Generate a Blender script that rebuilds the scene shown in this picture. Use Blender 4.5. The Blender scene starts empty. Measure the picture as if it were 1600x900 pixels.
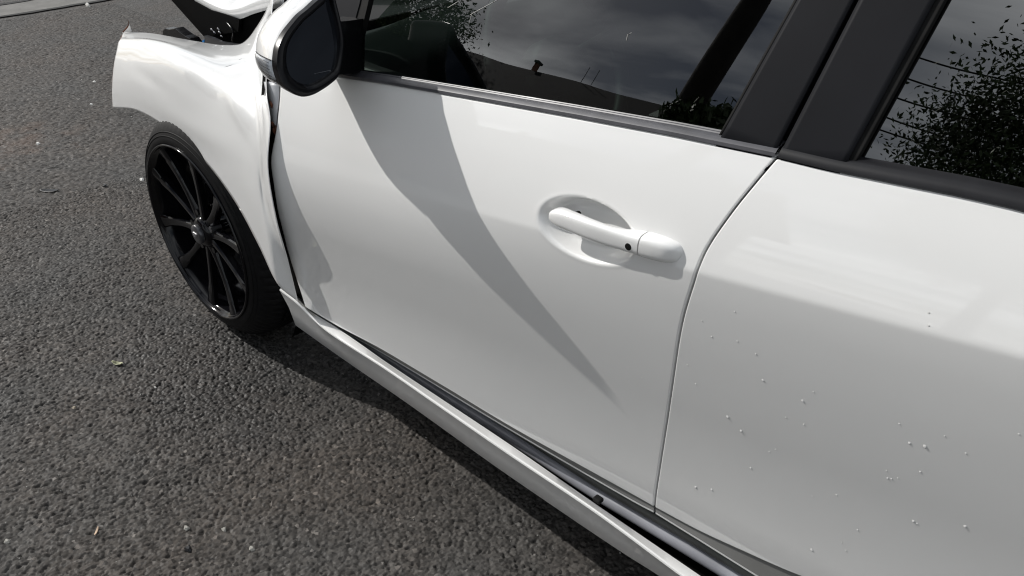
import bpy, math, random
import numpy as np
from mathutils import Vector, Matrix
R = math.radians
D = bpy.data
SC = bpy.context.scene
COL = SC.collection
random.seed(7); rng = np.random.default_rng(11)

# ---------------------------------------------------------------- camera
cam_d = D.cameras.new('camera'); cam_o = D.objects.new('camera', cam_d); COL.objects.link(cam_o)
cam_o.location = (1.8798, -0.7563, 1.3212)
cam_o.rotation_euler = (R(57.8396), R(-0.1658), R(43.4019))
cam_d.sensor_width = 36.0; cam_d.lens = 1220.345/1600*36
cam_d.clip_start = 0.02; cam_d.clip_end = 2000
SC.camera = cam_o

# ---------------------------------------------------------------- sky, sun, exposure
LIGHT = Vector((3.2, 1.0, -2.4)).normalized()          # direction the sunlight travels
sun_el = math.asin(-LIGHT.z); sun_az = math.atan2(-LIGHT.x, -LIGHT.y)   # from +Y towards +X
SKY = 0.043
world = D.worlds.new('World'); SC.world = world; world.use_nodes = True
wn = world.node_tree.nodes; wl = world.node_tree.links; wn.clear()
sky = wn.new('ShaderNodeTexSky'); sky.sky_type = 'NISHITA'; sky.sun_disc = False
sky.sun_elevation = sun_el; sky.sun_rotation = sun_az; sky.dust_density = 1.6; sky.air_density = 1.0
tc = wn.new('ShaderNodeTexCoord')
sep = wn.new('ShaderNodeSeparateXYZ'); wl.new(tc.outputs['Generated'], sep.inputs[0])
zz = wn.new('ShaderNodeMath'); zz.operation = 'ADD'; zz.inputs[1].default_value = 0.12; wl.new(sep.outputs[2], zz.inputs[0])
dv = wn.new('ShaderNodeVectorMath'); dv.operation = 'DIVIDE'; wl.new(tc.outputs['Generated'], dv.inputs[0])
cmb = wn.new('ShaderNodeCombineXYZ'); [wl.new(zz.outputs[0], cmb.inputs[i]) for i in range(3)]
wl.new(cmb.outputs[0], dv.inputs[1])
mp = wn.new('ShaderNodeMapping'); mp.inputs['Rotation'].default_value = (0, 0, R(35)); mp.inputs['Scale'].default_value = (0.55, 1.5, 0.0)
wl.new(dv.outputs[0], mp.inputs[0])
cn = wn.new('ShaderNodeTexNoise'); cn.inputs['Scale'].default_value = 1.5; cn.inputs['Detail'].default_value = 7; cn.inputs['Roughness'].default_value = 0.5; cn.inputs['Distortion'].default_value = 0.5
wl.new(mp.outputs[0], cn.inputs['Vector'])
cr = wn.new('ShaderNodeValToRGB'); cr.color_ramp.elements[0].position = 0.38; cr.color_ramp.elements[1].position = 0.68
wl.new(cn.outputs['Fac'], cr.inputs[0])
cmix = wn.new('ShaderNodeMixRGB'); cmix.inputs['Color2'].default_value = (40.0, 41.0, 41.5, 1)
cf = wn.new('ShaderNodeMath'); cf.operation = 'MULTIPLY'; cf.inputs[1].default_value = 0.75; wl.new(cr.outputs['Color'], cf.inputs[0])
wl.new(cf.outputs[0], cmix.inputs['Fac']); wl.new(sky.outputs[0], cmix.inputs['Color1'])
bg = wn.new('ShaderNodeBackground'); bg.inputs['Strength'].default_value = SKY
wl.new(cmix.outputs[0], bg.inputs['Color'])
wo = wn.new('ShaderNodeOutputWorld'); wl.new(bg.outputs[0], wo.inputs[0])

sd = D.lights.new('sun', 'SUN'); sd.energy = 3.6; sd.angle = R(0.53); sd.color = (1.0, 0.975, 0.935)
so = D.objects.new('sun', sd); COL.objects.link(so); so.location = (-8, -4, 8)
so.rotation_euler = LIGHT.to_track_quat('-Z', 'Y').to_euler()
SC.view_settings.view_transform = 'Standard'; SC.view_settings.look = 'None'
SC.view_settings.exposure = 0.0; SC.view_settings.gamma = 1.0; SC.view_settings.use_curve_mapping = False
SC.render.engine = 'CYCLES'; SC.cycles.filter_width = 1.15
SC.render.resolution_x = 1024; SC.render.resolution_y = 576

# ---------------------------------------------------------------- materials
def mat(name, col, rough=0.5, metal=0.0, coat=0.0, spec=0.5, noise=None, bump=None, emis=None):
    m = D.materials.new(name); m.use_nodes = True
    n = m.node_tree.nodes; l = m.node_tree.links; b = n['Principled BSDF']
    b.inputs['Base Color'].default_value = (*col, 1); b.inputs['Roughness'].default_value = rough
    b.inputs['Metallic'].default_value = metal; b.inputs['Specular IOR Level'].default_value = spec
    b.inputs['Coat Weight'].default_value = coat; b.inputs['Coat Roughness'].default_value = 0.03; b.inputs['Coat IOR'].default_value = 1.65
    t = n.new('ShaderNodeTexCoord')
    if noise:
        sc, amt = noise
        x = n.new('ShaderNodeTexNoise'); x.inputs['Scale'].default_value = sc; x.inputs['Detail'].default_value = 5
        l.new(t.outputs['Object'], x.inputs['Vector'])
        r = n.new('ShaderNodeValToRGB')
        r.color_ramp.elements[0].position = 0.3; r.color_ramp.elements[1].position = 0.7
        r.color_ramp.elements[0].color = (*[c*(1-amt) for c in col], 1); r.color_ramp.elements[1].color = (*[min(1, c*(1+amt)) for c in col], 1)
        l.new(x.outputs['Fac'], r.inputs[0]); l.new(r.outputs[0], b.inputs['Base Color'])
    if bump:
        sc, st, dist = bump
        x = n.new('ShaderNodeTexNoise'); x.inputs['Scale'].default_value = sc; x.inputs['Detail'].default_value = 4
        l.new(t.outputs['Object'], x.inputs['Vector'])
        u = n.new('ShaderNodeBump'); u.inputs['Strength'].default_value = st; u.inputs['Distance'].default_value = dist
        l.new(x.outputs['Fac'], u.inputs['Height']); l.new(u.outputs[0], b.inputs['Normal'])
        if coat: l.new(u.outputs[0], b.inputs['Coat Normal'])
    return m
M_paint = mat('white_paint', (0.81, 0.81, 0.80), 0.42, coat=1.0, noise=(2.3, 0.012), bump=(6, 0.25, 0.0006))
M_hem_shade = mat('shaded_white_paint', (0.16, 0.16, 0.155), 0.8, spec=0.1, noise=(9, 0.08))  # white paint darkened: the hem's shade and dark reflection put into the colour
M_satin = mat('satin_black_film', (0.012, 0.0125, 0.015), 0.5, spec=0.10, noise=(5, 0.25))
M_trim = mat('black_trim', (0.013, 0.013, 0.015), 0.35, spec=0.3, noise=(20, 0.3))
M_bright = mat('worn_belt_trim', (0.06, 0.06, 0.068), 0.42, coat=0.12, noise=(30, 0.3))
M_rub = mat('black_rubber', (0.008, 0.008, 0.008), 0.7, spec=0.15, noise=(40, 0.4))
M_seal2 = mat('dark_rubber_seal', (0.07, 0.072, 0.066), 0.45, noise=(14, 0.2))
M_seal = mat('grey_rubber_seal', (0.25, 0.255, 0.28), 0.34, coat=0.25, noise=(14, 0.2))
M_gloss = mat('gloss_black_plastic', (0.005, 0.005, 0.006), 0.25, spec=0.22)
M_rim = mat('gloss_black_alloy', (0.004, 0.004, 0.005), 0.10, coat=0.0, spec=0.32, noise=(30, 0.3))
M_tyre = mat('tyre_rubber', (0.006, 0.006, 0.0065), 0.6, spec=0.14, noise=(60, 0.35), bump=(300, 0.3, 0.0005))
M_dark = mat('dark_void_plastic', (0.003, 0.003, 0.003), 0.9, spec=0.05, noise=(8, 0.3))
M_cabin = mat('cabin_plastic', (0.010, 0.011, 0.011), 0.6, noise=(12, 0.3), bump=(200, 0.2, 0.0005))
M_cap = mat('grey_cap', (0.035, 0.036, 0.040), 0.3, coat=0.4, noise=(50, 0.2))
M_silver = mat('silver_emblem', (0.6, 0.6, 0.62), 0.3, metal=1.0, noise=(50, 0.1))
M_rust = mat('rusty_torn_metal', (0.10, 0.032, 0.014), 0.8, noise=(90, 0.6))
M_primer = mat('dull_inner_metal', (0.42, 0.43, 0.45), 0.45, noise=(30, 0.15))
M_blue = mat('blue_plastic', (0.03, 0.25, 0.65), 0.4, noise=(30, 0.1))
M_mirror = mat('mirror_glass', (0.09, 0.10, 0.12), 0.01, metal=1.0)
M_leafc = mat('dry_leaf', (0.36, 0.36, 0.23), 0.6, noise=(80, 0.3))
M_straw = mat('dry_straw', (0.55, 0.40, 0.28), 0.6, noise=(80, 0.2))
M_litter = mat('black_litter', (0.006, 0.006, 0.007), 0.4, noise=(80, 0.3))
M_chip = mat('white_chip', (0.75, 0.74, 0.70), 0.5, noise=(80, 0.1))
M_fleck = mat('dried_fleck', (0.80, 0.80, 0.78), 0.35, noise=(200, 0.1))
M_conc = mat('concrete', (0.16, 0.155, 0.145), 0.9, noise=(6, 0.2), bump=(40, 0.5, 0.004))
M_joint = mat('dark_joint', (0.015, 0.015, 0.015), 0.9, noise=(20, 0.4))
M_brick = mat('house_wall', (0.16, 0.08, 0.05), 0.9, noise=(3, 0.3))
M_roof = mat('dark_roof', (0.011, 0.011, 0.012), 0.9, spec=0.1, noise=(2, 0.3))
M_bark = mat('bark', (0.018, 0.015, 0.012), 0.95, noise=(12, 0.4), bump=(20, 0.8, 0.01))
M_leaf = mat('foliage', (0.045, 0.075, 0.022), 0.6, noise=(1.5, 0.4))
M_wire = mat('cable', (0.01, 0.01, 0.01), 0.6, noise=(5, 0.2))

def glass_mat(name, tint, ior=1.5):
    m = D.materials.new(name); m.use_nodes = True
    n = m.node_tree.nodes; l = m.node_tree.links; n.clear()
    o = n.new('ShaderNodeOutputMaterial'); mx = n.new('ShaderNodeMixShader'); fr = n.new('ShaderNodeFresnel'); fr.inputs['IOR'].default_value = ior
    t = n.new('ShaderNodeBsdfTransparent'); t.inputs['Color'].default_value = (*tint, 1)
    g = n.new('ShaderNodeBsdfGlossy'); g.inputs['Roughness'].default_value = 0.0; g.inputs['Color'].default_value = (1, 1, 1, 1)
    tx = n.new('ShaderNodeTexCoord'); nz = n.new('ShaderNodeTexNoise'); nz.inputs['Scale'].default_value = 5.0; nz.inputs['Detail'].default_value = 1
    l.new(tx.outputs['Object'], nz.inputs['Vector'])
    bu = n.new('ShaderNodeBump'); bu.inputs['Strength'].default_value = 0.06; bu.inputs['Distance'].default_value = 0.01
    l.new(nz.outputs['Fac'], bu.inputs['Height']); l.new(bu.outputs[0], g.inputs['Normal'])
    l.new(fr.outputs[0], mx.inputs[0]); l.new(t.outputs[0], mx.inputs[1]); l.new(g.outputs[0], mx.inputs[2]); l.new(mx.outputs[0], o.inputs[0])
    return m
M_glass = glass_mat('window_glass', (0.30, 0.37, 0.34), 2.05)
M_glass2 = glass_mat('privacy_glass', (0.05, 0.055, 0.06), 2.2)
M_lens = glass_mat('clear_lens', (0.92, 0.93, 0.94), 1.5)

def asphalt(name, fine):
    m = D.materials.new(name); m.use_nodes = True
    n = m.node_tree.nodes; l = m.node_tree.links; b = n['Principled BSDF']
    g = n.new('ShaderNodeNewGeometry')
    def noise(sc, det=6, ro=0.55):
        x = n.new('ShaderNodeTexNoise'); x.inputs['Scale'].default_value = sc; x.inputs['Detail'].default_value = det; x.inputs['Roughness'].default_value = ro
        l.new(g.outputs['Position'], x.inputs['Vector']); return x
    def mul(a, bb, k='MULTIPLY'):
        x = n.new('ShaderNodeMath'); x.operation = k
        for i, v in enumerate((a, bb)):
            if isinstance(v, (int, float)): x.inputs[i].default_value = v
            else: l.new(v, x.inputs[i])
        return x.outputs[0]
    def rng_(v, a, bb, c, d):
        x = n.new('ShaderNodeMapRange'); l.new(v, x.inputs[0])
        for i, q in enumerate((a, bb, c, d)): x.inputs[i+1].default_value = q
        return x.outputs[0]
    vo = n.new('ShaderNodeTexVoronoi'); vo.inputs['Scale'].default_value = 125; l.new(g.outputs['Position'], vo.inputs['Vector'])
    bw = n.new('ShaderNodeSeparateColor'); l.new(vo.outputs['Color'], bw.inputs[0])
    stone = rng_(bw.outputs[0], 0, 1, 0.42, 1.58)
    pale = rng_(bw.outputs[1], 0.975, 0.98, 1.0, 2.1)                     # a few pale chips
    big = rng_(noise(1.3).outputs['Fac'], 0.3, 0.7, 0.86, 1.14)
    mid = rng_(noise(14).outputs['Fac'], 0.3, 0.7, 0.88, 1.12)
    v = mul(mul(mul(mul(stone, pale), big), mid), 0.047)
    mxc = n.new('ShaderNodeCombineColor')
    tint = noise(2.1, 3).outputs['Fac']
    l.new(mul(v, rng_(tint, 0.35, 0.65, 1.03, 1.14)), mxc.inputs[0]); l.new(mul(v, 0.985), mxc.inputs[1]); l.new(mul(v, rng_(tint, 0.35, 0.65, 0.93, 0.86)), mxc.inputs[2])
    l.new(mxc.outputs[0], b.inputs['Base Color'])
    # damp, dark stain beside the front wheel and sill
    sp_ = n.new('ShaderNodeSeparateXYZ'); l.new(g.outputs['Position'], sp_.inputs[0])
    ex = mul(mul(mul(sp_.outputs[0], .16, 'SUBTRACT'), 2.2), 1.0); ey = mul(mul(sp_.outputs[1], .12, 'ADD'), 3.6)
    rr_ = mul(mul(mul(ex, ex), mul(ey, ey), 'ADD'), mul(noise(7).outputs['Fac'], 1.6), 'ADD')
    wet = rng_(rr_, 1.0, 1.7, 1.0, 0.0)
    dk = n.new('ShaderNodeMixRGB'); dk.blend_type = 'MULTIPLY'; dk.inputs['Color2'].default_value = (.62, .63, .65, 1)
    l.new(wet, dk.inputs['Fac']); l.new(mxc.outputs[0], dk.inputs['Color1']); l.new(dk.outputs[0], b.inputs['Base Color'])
    st = n.new('ShaderNodeVectorMath'); st.operation = 'DISTANCE'; st.inputs[1].default_value = (-2.0380,0.0930,0.0000); l.new(g.outputs['Position'], st.inputs[0])
    sm = rng_(mul(st.outputs['Value'], noise(9).outputs['Fac'], 'ADD'), .45, .75, .28, 0.0)
    rs = n.new('ShaderNodeMixRGB'); rs.inputs['Color2'].default_value = (.17, .095, .06, 1); l.new(sm, rs.inputs['Fac']); l.new(dk.outputs[0], rs.inputs['Color1']); l.new(rs.outputs[0], b.inputs['Base Color'])
    rg = rng_(bw.outputs[2], 0, 1, 0.58, 0.95)
    l.new(mul(rg, rng_(wet, 0, 1, 1.0, .84)), b.inputs['Roughness'])
    b.inputs['Specular IOR Level'].default_value = 0.34
    bu = n.new('ShaderNodeBump'); bu.inputs['Distance'].default_value = 0.004
    if fine:
        bu.inputs['Strength'].default_value = 0.35; bu.inputs['Distance'].default_value = 0.0015
        l.new(noise(420, 3, 0.6).outputs['Fac'], bu.inputs['Height'])
    else:
        bu.inputs['Strength'].default_value = 0.8
        inv = mul(1.0, vo.outputs['Distance'], 'SUBTRACT')
        l.new(mul(inv, noise(55, 3).outputs['Fac']), bu.inputs['Height'])
    l.new(bu.outputs[0], b.inputs['Normal'])
    return m
M_asph = asphalt('asphalt_far', False); M_asph_near = asphalt('asphalt_near', True)

# ---------------------------------------------------------------- mesh helpers
def obj(name, verts, faces, m, parent=None, smooth=True, mats=None, fmat=None):
    me = D.meshes.new(name); me.from_pydata([tuple(map(float, v)) for v in verts], [], [tuple(map(int, f)) for f in faces])
    for q in (mats or [m]): me.materials.append(q)
    if fmat is not None: me.polygons.foreach_set('material_index', fmat)
    if smooth: me.polygons.foreach_set('use_smooth', [True]*len(me.polygons))
    me.validate(); me.update()
    o = D.objects.new(name, me); COL.objects.link(o)
    if parent: o.parent = parent
    return o
def sharp(o, ang=35):
    me = o.data
    me.update()
    try: me.set_sharp_from_angle(angle=R(ang))
    except Exception: pass
    return o
def tag(o, label=None, cat=None, group=None, kind=None):
    for k, v in (('label', label), ('category', cat), ('group', group), ('kind', kind)):
        if v: o[k] = v
    return o
def empty(name, loc=(0, 0, 0)):
    o = D.objects.new(name, None); COL.objects.link(o); o.location = loc; o.empty_display_size = 0.2; return o
def resample(pts, n, smooth=True):
    P = np.array(pts, float)
    if len(P) == n and not smooth: return P
    s = np.concatenate([[0], np.cumsum(np.linalg.norm(np.diff(P, axis=0), axis=1))])
    if smooth and len(P) > 2:
        Q = np.vstack([2*P[0]-P[1], P, 2*P[-1]-P[-2]])
        out = []
        for i in range(len(P)-1):
            p0, p1, p2, p3 = Q[i:i+4]
            d = [max(np.linalg.norm(b-a), 1e-6)**0.5 for a, b in ((p0, p1), (p1, p2), (p2, p3))]
            t0 = 0; t1 = d[0]; t2 = t1+d[1]; t3 = t2+d[2]
            for t in np.linspace(t1, t2, 12, endpoint=False):
                A1 = (t1-t)/(t1-t0)*p0+(t-t0)/(t1-t0)*p1; A2 = (t2-t)/(t2-t1)*p1+(t-t1)/(t2-t1)*p2; A3 = (t3-t)/(t3-t2)*p2+(t-t2)/(t3-t2)*p3
                B1 = (t2-t)/(t2-t0)*A1+(t-t0)/(t2-t0)*A2; B2 = (t3-t)/(t3-t1)*A2+(t-t1)/(t3-t1)*A3
                out.append((t2-t)/(t2-t1)*B1+(t-t1)/(t2-t1)*B2)
        out.append(P[-1]); P = np.array(out)
        s = np.concatenate([[0], np.cumsum(np.linalg.norm(np.diff(P, axis=0), axis=1))])
    u = np.linspace(0, s[-1], n)
    return np.stack([np.interp(u, s, P[:, k]) for k in range(P.shape[1])], 1)
def grid_faces(nu, nv, wrapu=False, flip=False, base=0):
    F = []
    for i in range(nu if wrapu else nu-1):
        for j in range(nv-1):
            a = i*nv+j; b = ((i+1) % nu)*nv+j
            f = (a, b, b+1, a+1); F.append(tuple(base+k for k in (f[::-1] if flip else f)))
    return F
def loft(name, rows, n, m, parent=None, smooth_rows=True, closed=False, thick=0.0, ang=35, dense=None, caps=False):
    """surface through polylines (each a list of 3D points)"""
    G = [resample(r, n, smooth_rows) for r in rows]
    if dense:                                                   # smooth between the rows too
        A = np.array(G); cols = [resample(A[:, i], dense, True) for i in range(n)]
        A = np.stack(cols, 1); G = list(A)
    V = np.concatenate(G); k = len(G)
    F = grid_faces(k, n, wrapu=closed)
    if caps and closed:
        F.append(tuple(i*n for i in range(k))); F.append(tuple(i*n+n-1 for i in range(k))[::-1])
    o = obj(name, V, F, m, parent)
    if thick:
        md = o.modifiers.new('thickness', 'SOLIDIFY'); md.thickness = thick; md.offset = 0
    return sharp(o, ang)
def tube(name, path, r, m, parent=None, n=10, smooth=True, cnt=None, cap=True):
    P = resample(path, cnt or max(2, len(path)*4), smooth) if smooth else np.array(path, float)
    rr = np.interp(np.linspace(0, 1, len(P)), np.linspace(0, 1, len(r)), r) if hasattr(r, '__len__') else np.full(len(P), r)
    V = []; T = np.gradient(P, axis=0); ref = np.array([0.13, 0.21, 1.0])
    for i, p in enumerate(P):
        t = T[i]/(np.linalg.norm(T[i])+1e-12)
        if abs(t @ ref)/np.linalg.norm(ref) > 0.95: ref2 = np.array([1.0, 0.1, 0])
        else: ref2 = ref
        a = np.cross(t, ref2); a /= np.linalg.norm(a); b = np.cross(t, a)
        for k in range(n):
            w = 2*math.pi*k/n; V.append(p+rr[i]*(a*math.cos(w)+b*math.sin(w)))
    F = []
    for i in range(len(P)-1):
        for k in range(n):
            F.append((i*n+k, i*n+(k+1) % n, (i+1)*n+(k+1) % n, (i+1)*n+k))
    if cap: F.append(tuple(range(n))[::-1]); F.append(tuple((len(P)-1)*n+k for k in range(n)))
    return obj(name, V, F, m, parent)
def box(name, lo, hi, m, parent=None, bev=0.0):
    x0, y0, z0 = lo; x1, y1, z1 = hi
    V = [(x, y, z) for x in (x0, x1) for y in (y0, y1) for z in (z0, z1)]
    F = [(0, 1, 3, 2), (4, 6, 7, 5), (0, 4, 5, 1), (2, 3, 7, 6), (0, 2, 6, 4), (1, 5, 7, 3)]
    o = obj(name, V, F, m, parent, smooth=False)
    if bev:
        md = o.modifiers.new('edge', 'BEVEL'); md.width = bev; md.segments = 3
    return o
def sheet(name, pts, m, parent=None, depth=0.004, d=(0, 1, 0), bev=0.0):
    """solid plate: polygon outline in 3D extruded along d"""
    n = len(pts); P = np.array(pts, float); Q = P+np.array(d, float)*depth
    V = np.concatenate([P, Q]); F = [tuple(range(n)), tuple(range(2*n-1, n-1, -1))]
    for i in range(n): j = (i+1) % n; F.append((i, i+n, j+n, j))
    o = obj(name, V, F, m, parent, smooth=False)
    if bev:
        md = o.modifiers.new('edge', 'BEVEL'); md.width = bev; md.segments = 2
    return o

# ---------------------------------------------------------------- the car side's surface, y = surf(x, z)
def line(x): return .69+.145*(x-.45)
_t = np.linspace(-.6, .35, 800)
def _prof(ts, als):
    a = np.interp(_t, ts, np.radians(als)); y = np.concatenate([[0], np.cumsum(np.tan((a[1:]+a[:-1])/2)*(_t[1]-_t[0]))]); return y-np.interp(-.06, _t, y)-.017
_yf = _prof([-.6, -.5, -.40, -.33, -.24, -.15, -.07, -.008, .004, .06, .10, .16, .35], [-16, -12, -4, -5, -9, -9, -1, 9, 13, 20, 24, 29, 30])
_yr = _prof([-.6, -.5, -.42, -.35, -.24, -.13, -.05, -.004, .003, .06, .10, .16, .35], [-16, -12, -6, -8, -11, -9, -6, -2, 15, 20, 24, 28, 30])
def surf(x, z):
    x = np.asarray(x, float); z = np.asarray(z, float); t = z-line(x)
    w = np.clip((x-.8)/.7, 0, 1); w = w*w*(3-2*w)
    return (1-w)*np.interp(t, _t, _yf)+w*np.interp(t, _t, _yr)+.015*np.minimum(x-1.1, 0)**2
def zbelt(x): return ((-.002763616*x-.011172244)*x+.142709498)*x+.782120929
def gy(x, z): return surf(x, zbelt(x))+.014+(z-zbelt(x))*.404          # plane of the side windows

_b = [(1.2404,-0.0129,0.8241),(1.3816,-0.0086,0.8657),(1.3038,-0.0028,0.8683),(1.3445,-0.0193,0.7901)]
BC = ((_b[0][0]+_b[1][0])/2+.004, (_b[2][2]+_b[3][2])/2)
def bowl(x, z):                                                       # hollow behind the door handle
    c, s = math.cos(R(5)), math.sin(R(5)); dx = x-BC[0]; dz = z-BC[1]
    u = (dx*c+dz*s)/.088; v = (-dx*s+dz*c)/.0425
    r = np.sqrt(u*u+v*v); k = np.clip((1-r)/.34, 0, 1); k = k*k*(3-2*k)
    lip = np.exp(-((r-1.03)/.05)**2)*.0003
    return .026*k-lip
def panel(name, left, right, bottom, top, nu, nv, m, parent, extra=None, roll=(.004, .004, .004, .004), flange=.018, off=0.0):
    """car body panel: outlines in x,z laid on the side surface, edges rolled inward. roll = left,right,bottom,top"""
    L = resample([(p[0], p[2]) for p in left], 160); Rr = resample([(p[0], p[2]) for p in right], 160)
    B = resample([(p[0], p[2]) for p in bottom], 400); T = resample([(p[0], p[2]) for p in top], 400)
    def par(n, length):
        e = np.array([0, .0006, .0014, .0024, .0036, .005, .008])/length
        mid = np.linspace(.012/length, 1-.012/length, n); return np.concatenate([e, mid, 1-e[::-1]])
    U = par(nu, np.linalg.norm(B[-1]-B[0])); V = par(nv, np.linalg.norm(L[-1]-L[0]))
    def at(A, u): s = np.linspace(0, 1, len(A)); return np.stack([np.interp(u, s, A[:, k]) for k in (0, 1)], -1)
    u, v = np.meshgrid(U, V, indexing='ij')
    Lv = at(L, v); Rv = at(Rr, v); Bu = at(B, u); Tu = at(T, u)
    u_ = u[..., None]; v_ = v[..., None]
    P = (1-u_)*Lv+u_*Rv+(1-v_)*Bu+v_*Tu-((1-u_)*(1-v_)*B[0]+u_*(1-v_)*B[-1]+(1-u_)*v_*T[0]+u_*v_*T[-1])
    x = P[..., 0]; z = P[..., 1]; y = surf(x, z)+off
    if extra is not None: y = y+extra(x, z)
    w = np.linalg.norm(Rv-Lv, axis=-1); h = np.linalg.norm(Tu-Bu, axis=-1)
    for d, r in ((u*w, roll[0]), ((1-u)*w, roll[1]), (v*h, roll[2]), ((1-v)*h, roll[3])):
        k = np.clip(r-d, 0, r); y = y+(r-np.sqrt(np.maximum(r*r-k*k, 0)))
    A = np.stack([x, y, z], -1); n1, n2 = x.shape
    V3 = A.reshape(-1, 3); F = grid_faces(n1, n2)
    loop = [(i, 0) for i in range(n1)]+[(n1-1, j) for j in range(1, n2)]+[(i, n2-1) for i in range(n1-2, -1, -1)]+[(0, j) for j in range(n2-2, 0, -1)]
    base = len(V3); ext = np.array([A[i, j]+np.array([0, flange, 0]) for i, j in loop]); V3 = np.concatenate([V3, ext])
    for q in range(len(loop)):
        q2 = (q+1) % len(loop); a = loop[q][0]*n2+loop[q][1]; b = loop[q2][0]*n2+loop[q2][1]
        F.append((b, a, base+q, base+q2))
    return sharp(obj(name, V3, F, m, parent), 50)

# ================================================================ GROUND
def stones(x0, x1, y0, y1, sp, cell, dep):
    nx = int((x1-x0)/sp)+1; ny = int((y1-y0)/sp)+1
    X, Y = np.meshgrid(np.linspace(x0, x1, nx), np.linspace(y0, y1, ny), indexing='ij')
    def vor(cell, seed, amp):
        gx = int((x1-x0)/cell)+6; gy_ = int((y1-y0)/cell)+6; r = np.random.default_rng(seed)
        jx = r.random((gx, gy_)); jy = r.random((gx, gy_)); hh = r.random((gx, gy_)); tx = r.normal(0, 1, (gx, gy_)); ty = r.normal(0, 1, (gx, gy_)); sz = r.uniform(.55, 1.15, (gx, gy_))
        fx = (X-x0)/cell+2; fy = (Y-y0)/cell+2; ix = fx.astype(int); iy = fy.astype(int)
        best = np.full(X.shape, -9.0)
        for a in (-1, 0, 1):
            for b in (-1, 0, 1):
                i = ix+a; j = iy+b; dx = fx-(i+jx[i, j]); dy = fy-(j+jy[i, j])
                d2 = (dx*dx+dy*dy)/(sz[i, j]**2)
                h = hh[i, j]*.8+.75*(tx[i, j]*dx+ty[i, j]*dy)-1.1*d2
                best = np.maximum(best, h)
        return np.clip(best, -.9, 1.2)*amp
    H = np.minimum(vor(cell, 3, dep), dep*.5)+vor(cell*.47, 4, dep*.36)
    return X, Y, H
def ground_patch(x0, x1, y0, y1, sp, cell, dep, z=.004):
    X, Y, H = stones(x0, x1, y0, y1, sp, cell, dep)
    nz = np.sin(X*3.1+1)*np.cos(Y*2.7)*.3+np.sin(X*7.7+Y*5.1)*.2+np.sin(X*17+2*np.sin(Y*9))*.15
    H = H*(1.0+.45*nz)
    d = np.minimum.reduce([X-x0, x1-X, Y-y0, y1-Y]); H = H*np.clip(d/.02, 0, 1)
    nx, ny = X.shape
    co = np.stack([X, Y, H+z], -1).reshape(-1, 3)
    idx = np.arange(nx*ny).reshape(nx, ny); q = np.stack([idx[:-1, :-1], idx[1:, :-1], idx[1:, 1:], idx[:-1, 1:]], -1).reshape(-1, 4)
    me = D.meshes.new('asphalt_surface'); me.vertices.add(len(co)); me.vertices.foreach_set('co', co.ravel())
    me.loops.add(q.size); me.loops.foreach_set('vertex_index', q.ravel().astype(np.int32))
    me.polygons.add(len(q)); me.polygons.foreach_set('loop_start', np.arange(0, q.size, 4, dtype=np.int32)); me.polygons.foreach_set('loop_total', np.full(len(q), 4, dtype=np.int32))
    me.update(); me.validate(); me.materials.append(M_asph_near)
    o = D.objects.new('asphalt_surface', me); COL.objects.link(o); return tag(o, kind='structure')
ground_patch(-1.3, 1.62, -.98, .42, .0024, .0072, .0038)
ground_patch(-4.5, -1.3, -1.6, 1.62, .0065, .0120, .0050)
ground_patch(-1.3, 1.62, .42, 1.62, .0065, .0120, .0050)
ground_patch(-1.3, 1.62, -1.6, -.98, .0065, .0120, .0050)
# the sheet out to the horizon, with an opening under the detailed patch
def far_ground():
    xs = [-600, -4.5, 1.62, 600]; ys = [-600, -1.6, 1.62, 600]; V = [(x, y, 0.002) for x in xs for y in ys]; F = []
    for i in range(3):
        for j in range(3):
            if (i, j) != (1, 1): F.append((i*4+j, (i+1)*4+j, (i+1)*4+j+1, i*4+j+1))
    o = obj('ground', V, F, M_asph, smooth=False); tag(o, kind='structure')
far_ground()
# pale concrete channel with its dark joint across the far corner
P0 = np.array((-4.5780,0.6350,0.0060)); P1 = np.array((-4.6090,1.9430,0.0060)); dr = (P1-P0)/np.linalg.norm(P1-P0); nrm = np.array([-dr[1], dr[0], 0])
if nrm[0] > 0: nrm = -nrm
A = P0-dr*40; Bq = P0+dr*40
def strip(name, w0, w1, z, m, wob=0.0, n=800):
    r1 = []; r2 = []
    for i in range(n):
        p = A+(Bq-A)*i/(n-1); r1.append(p+nrm*(w0+random.uniform(-wob, wob))+np.array([0, 0, z])); r2.append(p+nrm*(w1+random.uniform(-wob, wob))+np.array([0, 0, z]))
    return loft(name, [r1, r2], n, m, smooth_rows=False)
tag(strip('concrete_channel', 0.0, .42, 0.0, M_conc), kind='structure')
tag(strip('channel_joint', -.02, .03, .004, M_joint, .012), kind='structure')
tag(strip('channel_far_joint', .40, .45, .004, M_joint, .012), kind='structure')

# ================================================================ THE CAR
car = empty('car', (0, 0, 0)); tag(car, 'white five door car with its front bumper missing and front fender crumpled', 'car')

gap = [(1.4403,0.0497,0.3410),(1.4514,0.0288,0.4944),(1.4657,0.0038,0.6402),(1.4774,-0.0149,0.7615),(1.4889,-0.0211,0.8307),(1.4941,-0.0133,0.8694),(1.5089,0.0019,0.9153),(1.5252,0.0179,0.9553),(1.5386,0.0316,0.9858)]
def shift(p, dx): return [(a+dx, b, c) for a, b, c in p]
belt_f = [(0.4560,0.0669,0.8657),(0.5647,0.0620,0.8761),(0.7071,0.0565,0.8904),(0.8119,0.0547,0.9043),(1.0691,0.0467,0.9350),(1.2463,0.0407,0.9559),(1.4005,0.0357,0.9730),(1.5363,0.0308,0.9838)]
belt_r = [(1.5419,0.0295,0.9821),(1.6018,0.0290,0.9897),(1.6672,0.0275,0.9961),(1.7262,0.0261,1.0020),(1.7804,0.0242,1.0058)]+[(2.05, 0, 1.003), (2.35, 0, 1.019)]
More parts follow.
